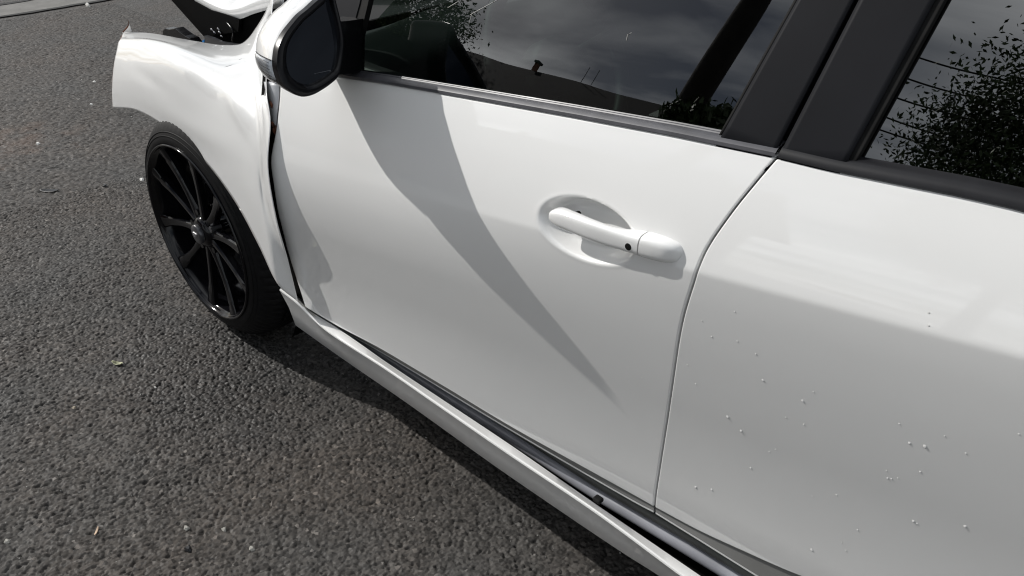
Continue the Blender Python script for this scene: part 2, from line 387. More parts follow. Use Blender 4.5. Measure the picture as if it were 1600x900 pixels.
bot_f = [(0.4743,0.0259,0.3054),(0.6041,0.0245,0.3136),(0.7754,0.0228,0.3327),(0.9709,0.0260,0.3378),(1.1356,0.0347,0.3334),(1.2956,0.0435,0.3362),(1.4391,0.0498,0.3400)]
bot_r = [(1.4428,0.0501,0.3396),(1.5194,0.0508,0.3485),(1.5964,0.0498,0.3649),(1.6751,0.0481,0.3850)]+[(1.9, 0, .47), (2.1, 0, .50), (2.30, 0, .52)]
lf = [(0.4639,0.0265,0.2986),(0.4546,0.0142,0.4260),(0.4706,-0.0029,0.5362),(0.4850,-0.0113,0.6347),(0.4835,-0.0073,0.6846),(0.4952,0.0093,0.7496),(0.4884,0.0301,0.8001),(0.4724,0.0500,0.8377),(0.4560,0.0669,0.8657)]
gapf = shift(gap, -.0016); gapr = shift(gap, .0016)
bot_f[-1] = gapf[0]; belt_f[-1] = gapf[-1]; bot_r[0] = gapr[0]; belt_r[0] = gapr[-1]
front_door = panel('front_door', lf, gapf, bot_f, belt_f, 420, 230, M_paint, car, extra=bowl, roll=(.013, .0018, .004, .004))
rear_door = panel('rear_door', gapr, [(2.30, 0, .52), (2.27, 0, .62), (2.28, 0, .75), (2.33, 0, .9), (2.35, 0, 1.019)], bot_r, belt_r, 200, 230, M_paint, car, roll=(.0018, .004, .004, .004))

# turned-under lower hems of the doors
def P3(p, off=0.0): return (p[0], float(surf(p[0], p[2]))+.004+off, p[2])
hemf = [(0.4350,0.0500,0.2690),(0.5610,0.0500,0.2750),(0.7360,0.0500,0.2890),(1.1210,0.0500,0.3080),(1.4130,0.0500,0.3290),(1.4400,0.0500,0.3330)]
hemr = [(1.4440,0.0500,0.3330),(1.5220,0.0500,0.3350),(1.6230,0.0500,0.3370),(1.7030,0.0500,0.3400)]+[(1.95, .05, .36), (2.28, .05, .42)]
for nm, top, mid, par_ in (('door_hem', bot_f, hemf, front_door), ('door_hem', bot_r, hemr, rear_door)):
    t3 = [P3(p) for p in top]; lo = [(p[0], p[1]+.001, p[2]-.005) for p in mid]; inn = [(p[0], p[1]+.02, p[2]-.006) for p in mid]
    loft(nm, [t3, mid], 90, M_hem_shade, par_, ang=25)
    loft('hem_edge', [mid, lo, inn], 90, M_paint, par_, ang=25)

# jambs behind the gaps
loft('door_jamb', [[(p[0]-.02, p[1]+.017, p[2]) for p in gap], [(p[0]+.02, p[1]+.017, p[2]) for p in gap]], 40, M_rub, car, thick=.004)
loft('hinge_jamb', [[(p[0]-.09, float(surf(p[0], p[2]))+.022, p[2]) for p in lf], [(p[0]+.015, float(surf(p[0], p[2]))+.017, p[2]) for p in lf]], 40, M_dark, car, thick=.004)
hinge = loft('hinge_cover', [[(0.4010,0.0578,0.8166),(0.4402,0.0373,0.7801),(0.4664,0.0255,0.7555),(0.4766,0.0191,0.7393)], [(0.4586,0.0587,0.8289),(0.4718,0.0461,0.8056),(0.4787,0.0315,0.7733),(0.4841,0.0192,0.7412)]], 12, M_primer, car, thick=.003)
tear = [(421,152),(424,188)]
for a in ((0.4542,0.0341,0.7937), (0.4766,0.0184,0.7600), (0.4821,0.0158,0.7485), (0.4849,0.0195,0.7537)):
    tube('rust_patch', [(a[0], a[1], a[2]), (a[0]+.004, a[1], a[2]-.014)], [.002, .0035, .001], M_rust, car, n=7)

# ---- handle
HA = (1.2550,-0.0191,0.8334); HB = (1.4671,-0.0213,0.8586); HSX = (HB[0]-HA[0])/(1.4448-1.218); HREF = .0270
def hx(x): return HA[0]+(x-1.218)*HSX
def hz(x, z): return z+(HA[2]-.8055)+(x-1.218)/(1.4448-1.218)*((HB[2]-.006-.8288)-(HA[2]-.8055))
def sup(w, h, n, e=2.6):
    o = []
    for k in range(n):
        t = 2*math.pi*k/n; c, s = math.cos(t), math.sin(t)
        o.append((w*abs(c)**(2/e)*(1 if c > 0 else -1), h*abs(s)**(2/e)*(1 if s > 0 else -1)))
    return o
def bar(name, st, m, parent, n=32, e=3.1, cap0=True, cap1=True):
    """stations: x, z centre, half height, y outer, y inner"""
    S_ = np.array(st, float); V = []; A_ = resample(S_, 60, True)
    for x, z, h, yo, yi in A_:
        z = hz(x, z); x = hx(x); ds = float(surf(x, .835+.14*(x-1.3)))-HREF; yo += ds; yi += ds
        for a, b in sup((yi-yo)/2, h, n, e): V.append((x, (yo+yi)/2+a, z+b))
    k = len(A_); F = []
    for i in range(k-1):
        for j in range(n): F.append((i*n+j, i*n+(j+1) % n, (i+1)*n+(j+1) % n, (i+1)*n+j))
    if cap0: F.append(tuple(range(n))[::-1])
    if cap1: F.append(tuple((k-1)*n+j for j in range(n)))
    return sharp(obj(name, V, F, m, parent), 40)
handle = bar('door_handle', [(1.2180, .8055, .002, .021, .030), (1.2215, .8062, .0075, .016, .036), (1.235, .8080, .0122, .0125, .036), (1.262, .8112, .0135, .010, .031),
    (1.300, .8145, .0137, .008, .026), (1.335, .8170, .0135, .0085, .026), (1.362, .8195, .0137, .0095, .034), (1.374, .8210, .0144, .0100, .040), (1.3840, .8222, .0150, .0102, .042)], M_paint, front_door)
hcap = bar('handle_cap', [(1.3861, .8224, .0151, .0103, .042), (1.395, .8236, .0155, .0104, .042), (1.410, .8253, .0153, .0112, .042), (1.425, .8268, .0143, .0135, .042),
    (1.4365, .8279, .0116, .0185, .042), (1.4425, .8285, .0072, .0245, .043), (1.4448, .8288, .0015, .031, .041)], M_paint, front_door)
def disc(name, c, r, m, parent, th=.002, n=24, tilt=0.0, dome=.3):
    V = []; F = []
    for q, (rr, yy) in enumerate(((r, th), (r, .0003), (r*.9, 0), (r*.5, -dome*th*.5), (0.0001, -dome*th))):
        for k in range(n): a = 2*math.pi*k/n; V.append((c[0]+rr*math.cos(a), c[1]+yy-tilt*rr*math.sin(a)*-1, c[2]+rr*math.sin(a)))
    for q in range(4):
        for k in range(n): F.append((q*n+k, q*n+(k+1) % n, (q+1)*n+(k+1) % n, (q+1)*n+k))
    return obj(name, V, F, m, parent)
HY_ = float(surf(hx(1.37), .835+.14*(hx(1.37)-1.3)))-HREF
disc('button_ring', (hx(1.37), .0100+HY_, hz(1.37, .8180)), .0062, M_paint, handle, th=.004, dome=.02)
disc('handle_button', (hx(1.37), .0096+HY_, hz(1.37, .8180)), .0050, M_rub, handle, th=.003, dome=.05)
tube('hinge_pin', [(hx(1.264), .022+HY_, hz(1.264, .8205)), (hx(1.264), .034+HY_, hz(1.264, .8195))], .0042, M_rub, handle, n=8, smooth=False)

# ---- belt mouldings
def moulding(name, top_line, xs, m, parent, prof, z_off=0.0):
    rows = [[] for _ in prof]; prof = [(a, b*.74) for a, b in prof]
    for x in xs:
        z0 = np.interp(x, [p[0] for p in top_line], [p[2] for p in top_line]); y0 = float(surf(x, z0))
        for k, (dy, dz) in enumerate(prof): rows[k].append((x, y0+dy+max(0, dz)*.48, z0+dz+z_off))
    return loft(name, rows, len(xs), m, parent, smooth_rows=False, ang=30)
xf = np.linspace(.60, gapf[-1][0]-.0004, 60); xr = np.linspace(gapr[-1][0]+.0004, 2.34, 50)
pf = [(.012, -.006), (.001, -.003), (-.003, .001), (-.0035, .006), (-.001, .0105), (.003, .0125), (.006, .0128), (.0065, .0145), (.0085, .0150), (.009, .0135), (.0105, .0135), (.0115, .0165), (.013, .0170), (.0155, .016), (.018, .010)]
mf = moulding('belt_moulding', belt_f, xf, M_bright, front_door, pf)
pr_ = [(.012, -.006), (.001, -.003), (-.003, .001), (-.0035, .007), (-.001, .013), (.003, .0165), (.009, .0185), (.013, .0190), (.016, .018), (.018, .010)]
mr = moulding('belt_moulding', belt_r, xr, M_trim, rear_door, pr_)

# ---- greenhouse: glass, pillars
def gp(x, z, o=0.0): return (x, float(gy(x, z))+o, z)
def gline(a, b, n=12, o=0.0):
    return [(lambda x, z: gp(x, z, o))(a[0]+(b[0]-a[0])*t, a[1]+(b[1]-a[1])*t) for t in np.linspace(0, 1, n)]
ZT = 1.34
def up(p, q, z=ZT): # extend the x,z line p->q up to height z
    t = (z-p[1])/(q[1]-p[1]); return (p[0]+(q[0]-p[0])*t, z)
def xz(p): return (p[0], p[2])
a0 = xz((1.4616,0.0493,0.9871)); a1 = up(a0, xz((1.4975,0.1065,1.1343)))
b0 = xz((1.5306,0.0419,0.9796)); b1 = up(b0, xz((1.5580,0.1063,1.1433)))
c0 = xz((1.5373,0.0411,0.9787)); c1 = up(c0, xz((1.5639,0.1063,1.1441)))
d0 = xz((1.6104,0.0437,0.9964)); d1 = up(d0, xz((1.6354,0.1061,1.1547)))
e0 = xz((1.6175,0.0433,0.9964)); e1 = up(e0, xz((1.6429,0.1061,1.1558)))
s0 = (.655, .862); s1 = up(s0, (.66, 1.02), 1.02)
def outward(o, axis=1, sign=-1):
    me = o.data; me.update()
    if sum(p.normal[axis]*p.area for p in me.polygons)*sign < 0: me.flip_normals()
    return o
def gpatch(name, l0, l1, r0, r1, m, parent, off, thick, n1=14, n2=14):
    rows = []
    for v in np.linspace(0, 1, n1):
        pl = (l0[0]+(l1[0]-l0[0])*v, l0[1]+(l1[1]-l0[1])*v); prr = (r0[0]+(r1[0]-r0[0])*v, r0[1]+(r1[1]-r0[1])*v)
        rows.append(gline(pl, prr, n2, off))
    return outward(loft(name, rows, n2, m, parent, smooth_rows=False, thick=thick))
glassf = gpatch('side_window', (.60, .855), (1.10, ZT), (a0[0]+.004, a0[1]-.02), (a1[0]+.004, a1[1]), M_glass, front_door, 0.0, 0, 20, 30)
glassr = gpatch('side_window', (e0[0]-.004, e0[1]-.02), (e1[0]-.004, e1[1]), (2.33, .99), (2.20, ZT), M_glass2, rear_door, 0.0, 0, 20, 30)
gpatch('pillar_panel', (a0[0], a0[1]-.015), a1, (b0[0], b0[1]-.012), b1, M_satin, front_door, -.009, .006)
gpatch('pillar_panel', (c0[0], c0[1]-.012), c1, (d0[0], d0[1]-.012), d1, M_satin, rear_door, -.009, .006)
gpatch('window_seal', (d0[0]-.001, d0[1]-.012), (d1[0]-.001, d1[1]), (e0[0]+.001, e0[1]-.012), (e1[0]+.001, e1[1]), M_rub, rear_door, -.005, .008)
gpatch('window_seal', (a0[0]-.004, a0[1]-.012), (a1[0]-.004, a1[1]), (a0[0], a0[1]-.012), a1, M_rub, front_door, -.004, .009, 14, 3)
gpatch('pillar_jamb', (b0[0]-.03, b0[1]-.03), (b1[0]-.03, b1[1]), (c0[0]+.03, c0[1]-.03), (c1[0]+.03, c1[1]), M_rub, car, .012, .004)
# seal along the bottom of the front glass, glossy thin bead
sealx = np.linspace(.62, a0[0], 40)
tube('glass_seal', [gp(x, zbelt(x)+.0145, -.002) for x in sealx], .0018, M_trim, front_door, n=8, smooth=False)

# front corner of the window: grey sail panel with black surround
sail = [(0.5775,0.1321,1.0238),(0.6853,0.1300,1.0386),(0.6852,0.1179,1.0087),(0.6748,0.0873,0.9310),(0.6639,0.0881,0.9311),(0.6235,0.1075,0.9715)]
sheet('sail_panel', [(x, y-.006, z) for x, y, z in sail], M_satin, front_door, depth=.004)
sur = [(0.6737,0.1302,1.0370),(0.7083,0.1295,1.0417),(0.7079,0.1160,1.0080),(0.7021,0.0792,0.9159),(0.6996,0.0713,0.8961),(0.6698,0.0710,0.8899),(0.6481,0.0899,0.9325),(0.6728,0.0873,0.9306),(0.6852,0.1179,1.0087)]
sheet('window_frame', [(x, y-.004, z) for x, y, z in sur], M_rub, front_door, depth=.012)
sheet('mirror_foot', [(0.6448,0.0822,0.9426),(0.6732,0.0779,0.9371),(0.6953,0.0753,0.9349),(0.7196,0.0661,0.9163),(0.7163,0.0592,0.8987),(0.6692,0.0582,0.8878),(0.6501,0.0634,0.8970)], M_gloss, front_door, depth=.02)

# ---- door mirror
XR = .81
rim_px = [(0.7780,-0.0250,1.0540),(0.7820,-0.0430,1.0480),(0.7860,-0.0610,1.0410),(0.7900,-0.0790,1.0350),(0.7950,-0.0970,1.0260),(0.8000,-0.1120,1.0180),(0.8050,-0.1250,1.0090),(0.8100,-0.1350,1.0000),(0.8160,-0.1430,0.9890),(0.8220,-0.1490,0.9780),(0.8270,-0.1510,0.9660),(0.8320,-0.1500,0.9540),(0.8360,-0.1440,0.9440),(0.8390,-0.1360,0.9360),(0.8400,-0.1250,0.9300),(0.8390,-0.1060,0.9280),(0.8360,-0.0840,0.9310),(0.8320,-0.0650,0.9350),(0.8280,-0.0480,0.9410),(0.8230,-0.0380,0.9510),(0.8140,-0.0250,0.9690),(0.8050,-0.0140,0.9890),(0.7920,-0.0070,1.0180),(0.7780,-0.0030,1.0500),(0.7720,-0.0010,1.0630),(0.7710,-0.0090,1.0660)]
rim = resample(rim_px+[rim_px[0]], 97, True)[:-1]
cen = rim.mean(0)
def ring(sc, dx, cy=0.0, cz=0.0, sz=None):
    c = cen+np.array([dx, cy, cz]); r = []
    for p in rim:
        q = (p-cen)*sc; r.append(c+q)
    return np.array(r)
mirror = empty('door_mirror', (0, 0, 0)); mirror.parent = car
shell = [ring(1.0, 0), ring(1.005, -.006), ring(1.005, -.018, .001), ring(.985, -.045, .005, -.002), ring(.945, -.074, .011, -.005), ring(.88, -.098, .017, -.007), ring(.70, -.114, .020, -.004), ring(.32, -.121, .02, .0), ring(.01, -.122, .02, 0)]
A_ = np.array(shell); nr, nc = A_.shape[:2]
Dn = np.stack([resample(A_[:, j], 30, True) for j in range(nc)], 1)     # 30 rings
V = Dn.reshape(-1, 3); F = grid_faces(30, nc, flip=False)
F += [(i*nc+nc-1, (i+1)*nc+nc-1, (i+1)*nc, i*nc) for i in range(29)]
# white cover over the upper part of the shell, black housing below it, indicator lens in the cover's outer edge
Vq = Dn.reshape(-1, 3)
def shell_part(name, js, i0, i1, m, push, parent=mirror, edge=True):
    """patch of the shell: angle indices js (run), rings i0..i1, pushed out along its normals with a turned edge"""
    js = list(js); g = Dn[i0:i1+1][:, [j % nc for j in js]]
    du = np.gradient(g, axis=0); dv_ = np.gradient(g, axis=1); nm = np.cross(du, dv_); nm /= np.linalg.norm(nm, axis=-1, keepdims=True)+1e-9
    c0_ = Dn[:12].reshape(-1, 3).mean(0)
    if np.sum((g-c0_)*nm) < 0: nm = -nm
    f = np.ones(g.shape[:2])*push; f[0] = f[-1] = -.0005; f[:, 0] = f[:, -1] = -.0005
    if not edge: f[:] = push
    g = g+nm*f[..., None]
    return obj(name, g.reshape(-1, 3), grid_faces(g.shape[0], g.shape[1]), m, parent)
up_j = [j for j in range(nc) if rim[j][2] > .952 and not (rim[j][1] > -.03 and rim[j][2] < 1.06)]
# make the run contiguous
st = next(j for j in up_j if (j-1) % nc not in up_j); run = []
j = st
while j % nc in up_j and len(run) < nc: run.append(j); j += 1
obj('mirror_housing', Vq, F, M_gloss, mirror)
fine_run = run
shell_part('mirror_cover', fine_run, 2, 28, M_paint, .0022)
left_j = [j for j in run if .953 < rim[j % nc][2] < .988 and rim[j % nc][1] < -.09]
chrome = mat('lamp_reflector', (.85, .86, .88), .4, metal=0.0, noise=(60, .1))
lamp = shell_part('indicator_lamp', left_j, 2, 15, chrome, .0030)
shell_part('lamp_lens', left_j, 2, 15, M_lens, .0052, lamp)
def lamp_line(name, jj, i0, i1, r_, m_, k=.0046):
    pts = []
    for i_ in range(i0, i1+1):
        p = Dn[i_, jj % nc]; d = p-Dn[:12].reshape(-1, 3).mean(0); d[0] *= .3; d /= np.linalg.norm(d); pts.append(tuple(p+d*k))
    tube(name, pts, r_, m_, lamp, n=6, smooth=False)
lamp_line('lamp_border', left_j[0], 2, 15, .0009, M_gloss, .003); lamp_line('lamp_border', left_j[-1], 2, 15, .0011, M_silver, .003)
for q_ in range(1, len(left_j)-1): lamp_line('lens_rib', left_j[q_], 3, 12, .00045, M_cap if q_ % 2 else M_silver, .0036)
# rim bezel: outer ring -> inner recess
inner = [ring(1.0, 0), ring(.93, .004, .002, 0), ring(.84, .002, .004, 0), ring(.80, -.012, .006, 0)]
Vb = np.concatenate(inner); Fb = grid_faces(4, nc); Fb += [(i*nc+nc-1, (i+1)*nc+nc-1, (i+1)*nc, i*nc) for i in range(3)]
obj('mirror_bezel', Vb, Fb, M_gloss, mirror)
gr_ = ring(.81, -.010, .006, 0); gc = gr_.mean(0); _n = np.linalg.svd(gr_-gc)[2][2]; _n = _n*(1 if _n[0] > 0 else -1)
gr_ = gr_-np.outer((gr_-gc) @ _n, _n)
obj('mirror_glass', gr_, [tuple(range(nc))], M_mirror, mirror, smooth=False)
# arm
loft('mirror_arm', [[(.80, -.10, .950), (.79, -.05, .935), (.755, .03, .915), (.71, .09, .895)], [(.77, -.10, 1.02), (.765, -.05, 1.02), (.74, .03, 1.0), (.70, .11, .985)], [(.725, -.10, 1.0), (.70, -.06, 1.0), (.67, .04, .985), (.64, .11, .98)], [(.704, -.104, .948), (.691, -.064, .911), (.664, .02, .899), (.636, .08, .888)]], 16, M_gloss, mirror, closed=True, caps=True)
# indicator lens with ribs and reflector



# ---- side skirt and sill
ledge_in = [(0.3700,0.0320,0.3140),(0.4360,0.0320,0.3050),(0.4780,0.0320,0.2930),(0.5800,0.0320,0.2950),(0.6690,0.0320,0.2940),(0.7580,0.0320,0.2910),(0.9620,0.0320,0.2910),(1.1380,0.0320,0.2910),(1.3220,0.0320,0.2860),(1.5480,0.0320,0.2820),(1.6640,0.0320,0.2800)]
ledge_out = [(0.3960,0.0100,0.3250),(0.4700,0.0100,0.3180)]+[(0.5130,0.0160,0.2960)]+[(0.5860,0.0100,0.2950),(0.7870,0.0100,0.3000),(0.9620,0.0100,0.2980),(1.1590,0.0100,0.2960),(1.3570,0.0100,0.2970),(1.5290,0.0100,0.2860),(1.6340,0.0100,0.2820)]
bottom = [(0.3800,0.0450,0.1930),(0.5670,0.0450,0.1910),(0.8030,0.0450,0.1930),(1.0550,0.0450,0.1890),(1.1270,0.0450,0.1890),(1.3860,0.0450,0.1950),(1.4710,0.0450,0.2010),(1.5940,0.0450,0.2030)]
def ext(p, x=2.25):
    q = p[-1]; return p+[(x, q[1], q[2])]
li, lo_, bt = ext(ledge_in), ext(ledge_out), ext(bottom)
li0 = [(a, b+.004, c-.006) for a, b, c in li]
lo2 = [(a, b-.0008, c-.003) for a, b, c in lo_]; lo0 = [(a, b+.003, c+.0006) for a, b, c in lo_]
low = [(a, b*.35+.0*1, c+.02) for a, b, c in bt]
mid = [(a*.5+d*.5, (b+e)*.5+.002, (c+f)*.5) for (a, b, c), (d, e, f) in zip(resample(lo_, 12), resample(bt, 12))]
bt1 = [(a, b-.002, c+.003) for a, b, c in bt]
ret = [(a, b+.05, c+.004) for a, b, c in bt]; up_ = [(a, b+.05, c+.04) for a, b, c in bt]
skirt = loft('side_skirt', [li0, li, lo0, lo_, lo2, mid, bt1, bt, ret, up_], 160, M_paint, car, ang=28)
# closing face at its front end
e1 = [r[0] for r in (li0, li, lo0, lo_, lo2, mid, bt1, bt, ret, up_)]
obj('skirt_end', e1, [tuple(range(len(e1)))], M_paint, skirt, smooth=False)
# sill tube (grey seal) and black channel behind the skirt
tb = [(0.3950,0.0730,0.2330),(0.4510,0.0730,0.2360),(0.5380,0.0730,0.2410),(0.6060,0.0730,0.2450),(0.7020,0.0730,0.2500),(0.9150,0.0730,0.2540),(1.1000,0.0730,0.2590),(1.3110,0.0730,0.2600),(1.4040,0.0730,0.2660),(1.5580,0.0730,0.2750),(1.6850,0.0730,0.2800)]+[(2.3, .073, .30)]
tube('sill_seal', tb, .0125, M_seal, car, n=18, cnt=120)
tb2 = [(a, b+.004, c+.021) for a, b, c in tb]
tube('upper_sill_seal', tb2, .0085, M_seal2, car, n=12, cnt=120)
disc_p = (0.5420,0.0580,0.2570)
tube('seal_clip', [(disc_p[0], disc_p[1]-.002, disc_p[2]+.010), (disc_p[0]+.002, disc_p[1]+.002, disc_p[2]-.010)], .0042, M_rub, car, n=8, smooth=False)
loft('sill_channel', [[(a, b+.012, c+.03) for a, b, c in tb], [(a, b+.016, c-.03) for a, b, c in tb], [(a, .05, .21) for a, b, c in tb]], 60, M_dark, car)
pg = (1.3390,0.0300,0.2980)
box('skirt_plug', (pg[0]-.007, pg[1]-.002, pg[2]-.006), (pg[0]+.009, pg[1]+.012, pg[2]+.0025), M_rub, car, .003)

# ---- front fender, crumpled
C_ = [
 [(-0.4960,0.0560,0.5460)]+[(-0.4770,0.0610,0.6030)]+[(-0.4670,0.0710,0.6490)]+[(-0.4570,0.0860,0.6940)]+[(-0.4710,0.1120,0.7270)]+[(-0.5370,0.1460,0.7250)]+[(-0.6180,0.1850,0.7170)],
 [(-0.2910,0.0460,0.5890)]+[(-0.2650,0.0480,0.6360)]+[(-0.2390,0.0550,0.6880)]+[(-0.2240,0.0700,0.7340)]+[(-0.2490,0.1020,0.7680)]+[(-0.3330,0.1460,0.7580)]+[(-0.4520,0.2050,0.7390)],
 [(-0.0900,0.0350,0.5940)]+[(-0.0370,0.0350,0.6620)]+[(0.0080,0.0420,0.7280)]+[(0.0300,0.0560,0.7740)]+[(0.0060,0.0900,0.7890)]+[(-0.0940,0.1460,0.7780)]+[(-0.2400,0.2250,0.7520)],
 [(0.1150,0.0200,0.5720)]+[(0.1660,0.0210,0.6490)]+[(0.1990,0.0300,0.7120)]+[(0.2080,0.0460,0.7600)]+[(0.1560,0.0850,0.7840)]+[(0.0610,0.1460,0.7830)]+[(-0.1010,0.2400,0.7640)],
 [(0.2850,0.0000,0.5170)]+[(0.3220,0.0030,0.6130)]+[(0.3410,0.0140,0.6900)]+[(0.3420,0.0320,0.7510)]+[(0.2700,0.0750,0.7800)]+[(0.1850,0.1340,0.7950)]+[(-0.0180,0.2550,0.7850)],
 [(0.3800,-0.0120,0.4480)]+[(0.4130,-0.0120,0.5620)]+[(0.4210,-0.0010,0.6510)]+[(0.4160,0.0160,0.7240)]+[(0.3540,0.0620,0.7780)]+[(0.2670,0.1160,0.8010)]+[(0.0080,0.2800,0.8230)],
 [(0.4490,-0.0160,0.3690)]+[(0.4520,-0.0160,0.5140)]+[(0.4370,-0.0060,0.6100)]+[(0.4590,-0.0020,0.7030)]+[(0.4490,0.0220,0.7820)]+[(0.3030,0.1110,0.7880)]+[(0.0380,0.2950,0.8630)],
 [(0.4609,0.0172,0.3161)]+[(0.4847,-0.0038,0.4539)]+[(0.5166,-0.0301,0.5734)]+[(0.5158,-0.0276,0.6906)]+[(0.4971,0.0043,0.7689)]+[(0.4452,0.0358,0.8126)]+[(0.0790,0.3000,0.9110)],
]
cols = [resample(c, 70, True) for c in C_]
Af = np.array(cols)
Gf = np.stack([resample(Af[:, j], 150, True) for j in range(70)], 1)
# small dents and creases of the crash
xx = Gf[..., 0]; zc = Gf[..., 2]
def crease(p, q, w, h):
    p = np.array(p); q = np.array(q); d = q-p; L_ = np.linalg.norm(d); t = np.clip(((xx-p[0])*d[0]+(zc-p[1])*d[1])/L_**2, 0, 1)
    dist = np.hypot(xx-p[0]-t*d[0], zc-p[1]-t*d[1]); return h*np.exp(-(dist/w)**2)*np.sin(np.pi*np.clip(t, .08, .92))
dent = crease((.20, .80), (.40, .70), .020, -.004)+crease((.17, .84), (.36, .76), .018, .005)+crease((-.2, .63), (.40, .66), .03, -.0025)+crease((-.35, .70), (0, .70), .02, .002)
ridge = [tuple(c[4]) for c in C_[:7]]
def gauss_line(pl, w, h):
    best = np.full(xx.shape, 9.0)
    for a, b in zip(pl[:-1], pl[1:]):
        p = np.array((a[0], a[2])); q = np.array((b[0], b[2])); d = q-p; t = np.clip(((xx-p[0])*d[0]+(zc-p[1])*d[1])/(d @ d), 0, 1)
        best = np.minimum(best, np.hypot(xx-p[0]-t*d[0], zc-p[1]-t*d[1]))
    return h*np.exp(-(best/w)**1.3)
dent = dent+gauss_line([tuple(v) for v in resample(ridge, 30)], .014, -.0030)
Gf[..., 1] += dent
fender = obj('front_fender', Gf.reshape(-1, 3), grid_faces(150, 70, flip=True), M_paint, car)
md = fender.modifiers.new('thickness', 'SOLIDIFY'); md.thickness = .0015; md.offset = -1
# arch lip
lip_o = Gf[:, 0]; lip_i = lip_o+np.array([0, .022, .003])
loft('arch_lip', [lip_o[:136], lip_i[:136]], 120, M_paint, fender, thick=.001)
# torn rusty edge along the front
tube('torn_edge', [tuple(Gf[0, j]) for j in range(2, 68, 4)], [.0008, .002, .0012, .0022, .001], M_rust, fender, n=6, cnt=40)
obj('torn_tab', [(-0.5890,0.1700,0.7230), (-0.5660,0.1900,0.7290), (-0.5560,0.1850,0.7480), (-0.5490,0.1800,0.7630), (-0.5510,0.1800,0.7530)], [(0, 1, 2, 3, 4)], M_paint, fender, smooth=False).modifiers.new('t', 'SOLIDIFY').thickness = .0015
tube('torn_tip', [(-0.5760,0.1680,0.7290), (-0.5450,0.1780,0.7550), (-0.5470,0.1800,0.7670)], [.0018, .0022, .0006], M_rust, fender, n=6)
def on_fender(p):
    k = np.argmin((Gf[..., 0]-p[0])**2+(Gf[..., 2]-p[2])**2); q = Gf.reshape(-1, 3)[k]; return (q[0], q[1]-.0012, q[2]+.0004)
for a, b in (((0.1440,0.0780,0.7970), (0.1270,0.0760,0.7800)), ((0.1570,0.0760,0.7910), (0.1340,0.0730,0.7700)), ((0.1440,0.0750,0.7810), (0.1620,0.0750,0.7830)), ((0.1770,0.1500,0.8160), (0.1850,0.1500,0.8150))):
    v_ = np.array(b)-np.array(a); a = on_fender(a); b = on_fender(tuple(np.array(a)+v_/np.linalg.norm(v_)*.010))
    tube('scratch', [a, ((a[0]+b[0])/2, (a[1]+b[1])/2-.0004, (a[2]+b[2])/2), b], [.0003, .0009, .0003], M_trim, fender, n=5)

# ---- what is left of the engine bay and bonnet
hood_e = [(-0.4070,0.3000,0.8670),(-0.3470,0.3000,0.8350),(-0.2690,0.3000,0.8230),(-0.1930,0.3000,0.8210),(-0.1150,0.3000,0.8370),(-0.0430,0.3000,0.8610),(0.0330,0.3000,0.8830),(0.1100,0.3000,0.9010)]
hood = loft('bonnet', [[(a, b+.003, c-.018) for a, b, c in hood_e], hood_e, [(a, b+.05, c+.028) for a, b, c in hood_e], [(a-.0, b+.20, c+.06) for a, b, c in hood_e], [(a, b+.7, c+.09) for a, b, c in hood_e], [(a, b+1.15, c+.02) for a, b, c in hood_e]], 60, M_paint, car, dense=40, thick=.002)
bay = [(-0.5530,0.3150,0.8120),(-0.3600,0.3150,0.7200),(-0.2800,0.3150,0.7110),(-0.1510,0.3150,0.7320),(-0.0740,0.3150,0.7670),(-0.0210,0.3150,0.8150),(0.0490,0.3150,0.8680),(0.0890,0.3150,0.9080),(0.0080,0.3150,0.8810),(-0.0700,0.3150,0.8580),(-0.1420,0.3150,0.8340),(-0.2220,0.3150,0.8180),(-0.2980,0.3150,0.8200),(-0.3770,0.3150,0.8320),(-0.4230,0.3150,0.8560)]
sheet('inner_wing', bay, M_dark, car, depth=.25)
sheet('hood_liner', [(-0.4900,0.3000,0.8310),(-0.2930,0.3000,0.7460),(-0.1340,0.3000,0.7820),(-0.1150,0.3000,0.8190),(-0.1770,0.3000,0.8190),(-0.2710,0.3000,0.8180),(-0.3570,0.3000,0.8290),(-0.3950,0.3000,0.8510)], M_dark, car, depth=.01)
sheet('headlight_bracket', [(-0.5300,0.2600,0.6980),(-0.5160,0.2600,0.7270),(-0.4980,0.2600,0.7370),(-0.4740,0.2600,0.7380),(-0.4330,0.2600,0.7480),(-0.4120,0.2600,0.7430),(-0.3770,0.2600,0.7360),(-0.3480,0.2600,0.7340),(-0.3280,0.2600,0.7200)], M_gloss, car, depth=.03, bev=.002)
sheet('loose_clip', [(-0.3030,0.2750,0.7330),(-0.2890,0.2750,0.7390),(-0.2950,0.2750,0.7250),(-0.3110,0.2750,0.7220)], M_blue, car, depth=.01)
sheet('trim_scrap', [(-0.2780,0.2720,0.7520),(-0.2310,0.2720,0.7530),(-0.1870,0.2720,0.7510),(-0.0930,0.2720,0.7610),(-0.1910,0.2720,0.7410),(-0.2610,0.2720,0.7320),(-0.2820,0.2720,0.7330)], M_cap, car, depth=.01)
for px_ in ((-0.2770,0.2970,0.7630), (-0.2640,0.2970,0.7580), (-0.2380,0.2970,0.7720), (-0.2340,0.2970,0.7640), (-0.2270,0.2970,0.7540)):
    tube('spring_clip', [(px_[0]-.004, px_[1], px_[2]), (px_[0]+.003, px_[1]-.002, px_[2]+.004), (px_[0]+.006, px_[1], px_[2]-.001)], .0016, M_silver, car, n=6)
tube('hinge_rod', [(-0.1790,0.2970,0.8000), (-0.1420,0.2900,0.7860), (-0.1690,0.2970,0.7530)], .003, M_gloss, car, n=8)
sheet('scuttle_trim', [(0.0540,0.3200,0.9050),(0.1080,0.3200,0.9130),(0.1110,0.3200,0.8920),(0.0910,0.3200,0.8710),(0.0660,0.3200,0.8540),(0.0540,0.3200,0.8740)], M_rub, car, depth=.05)

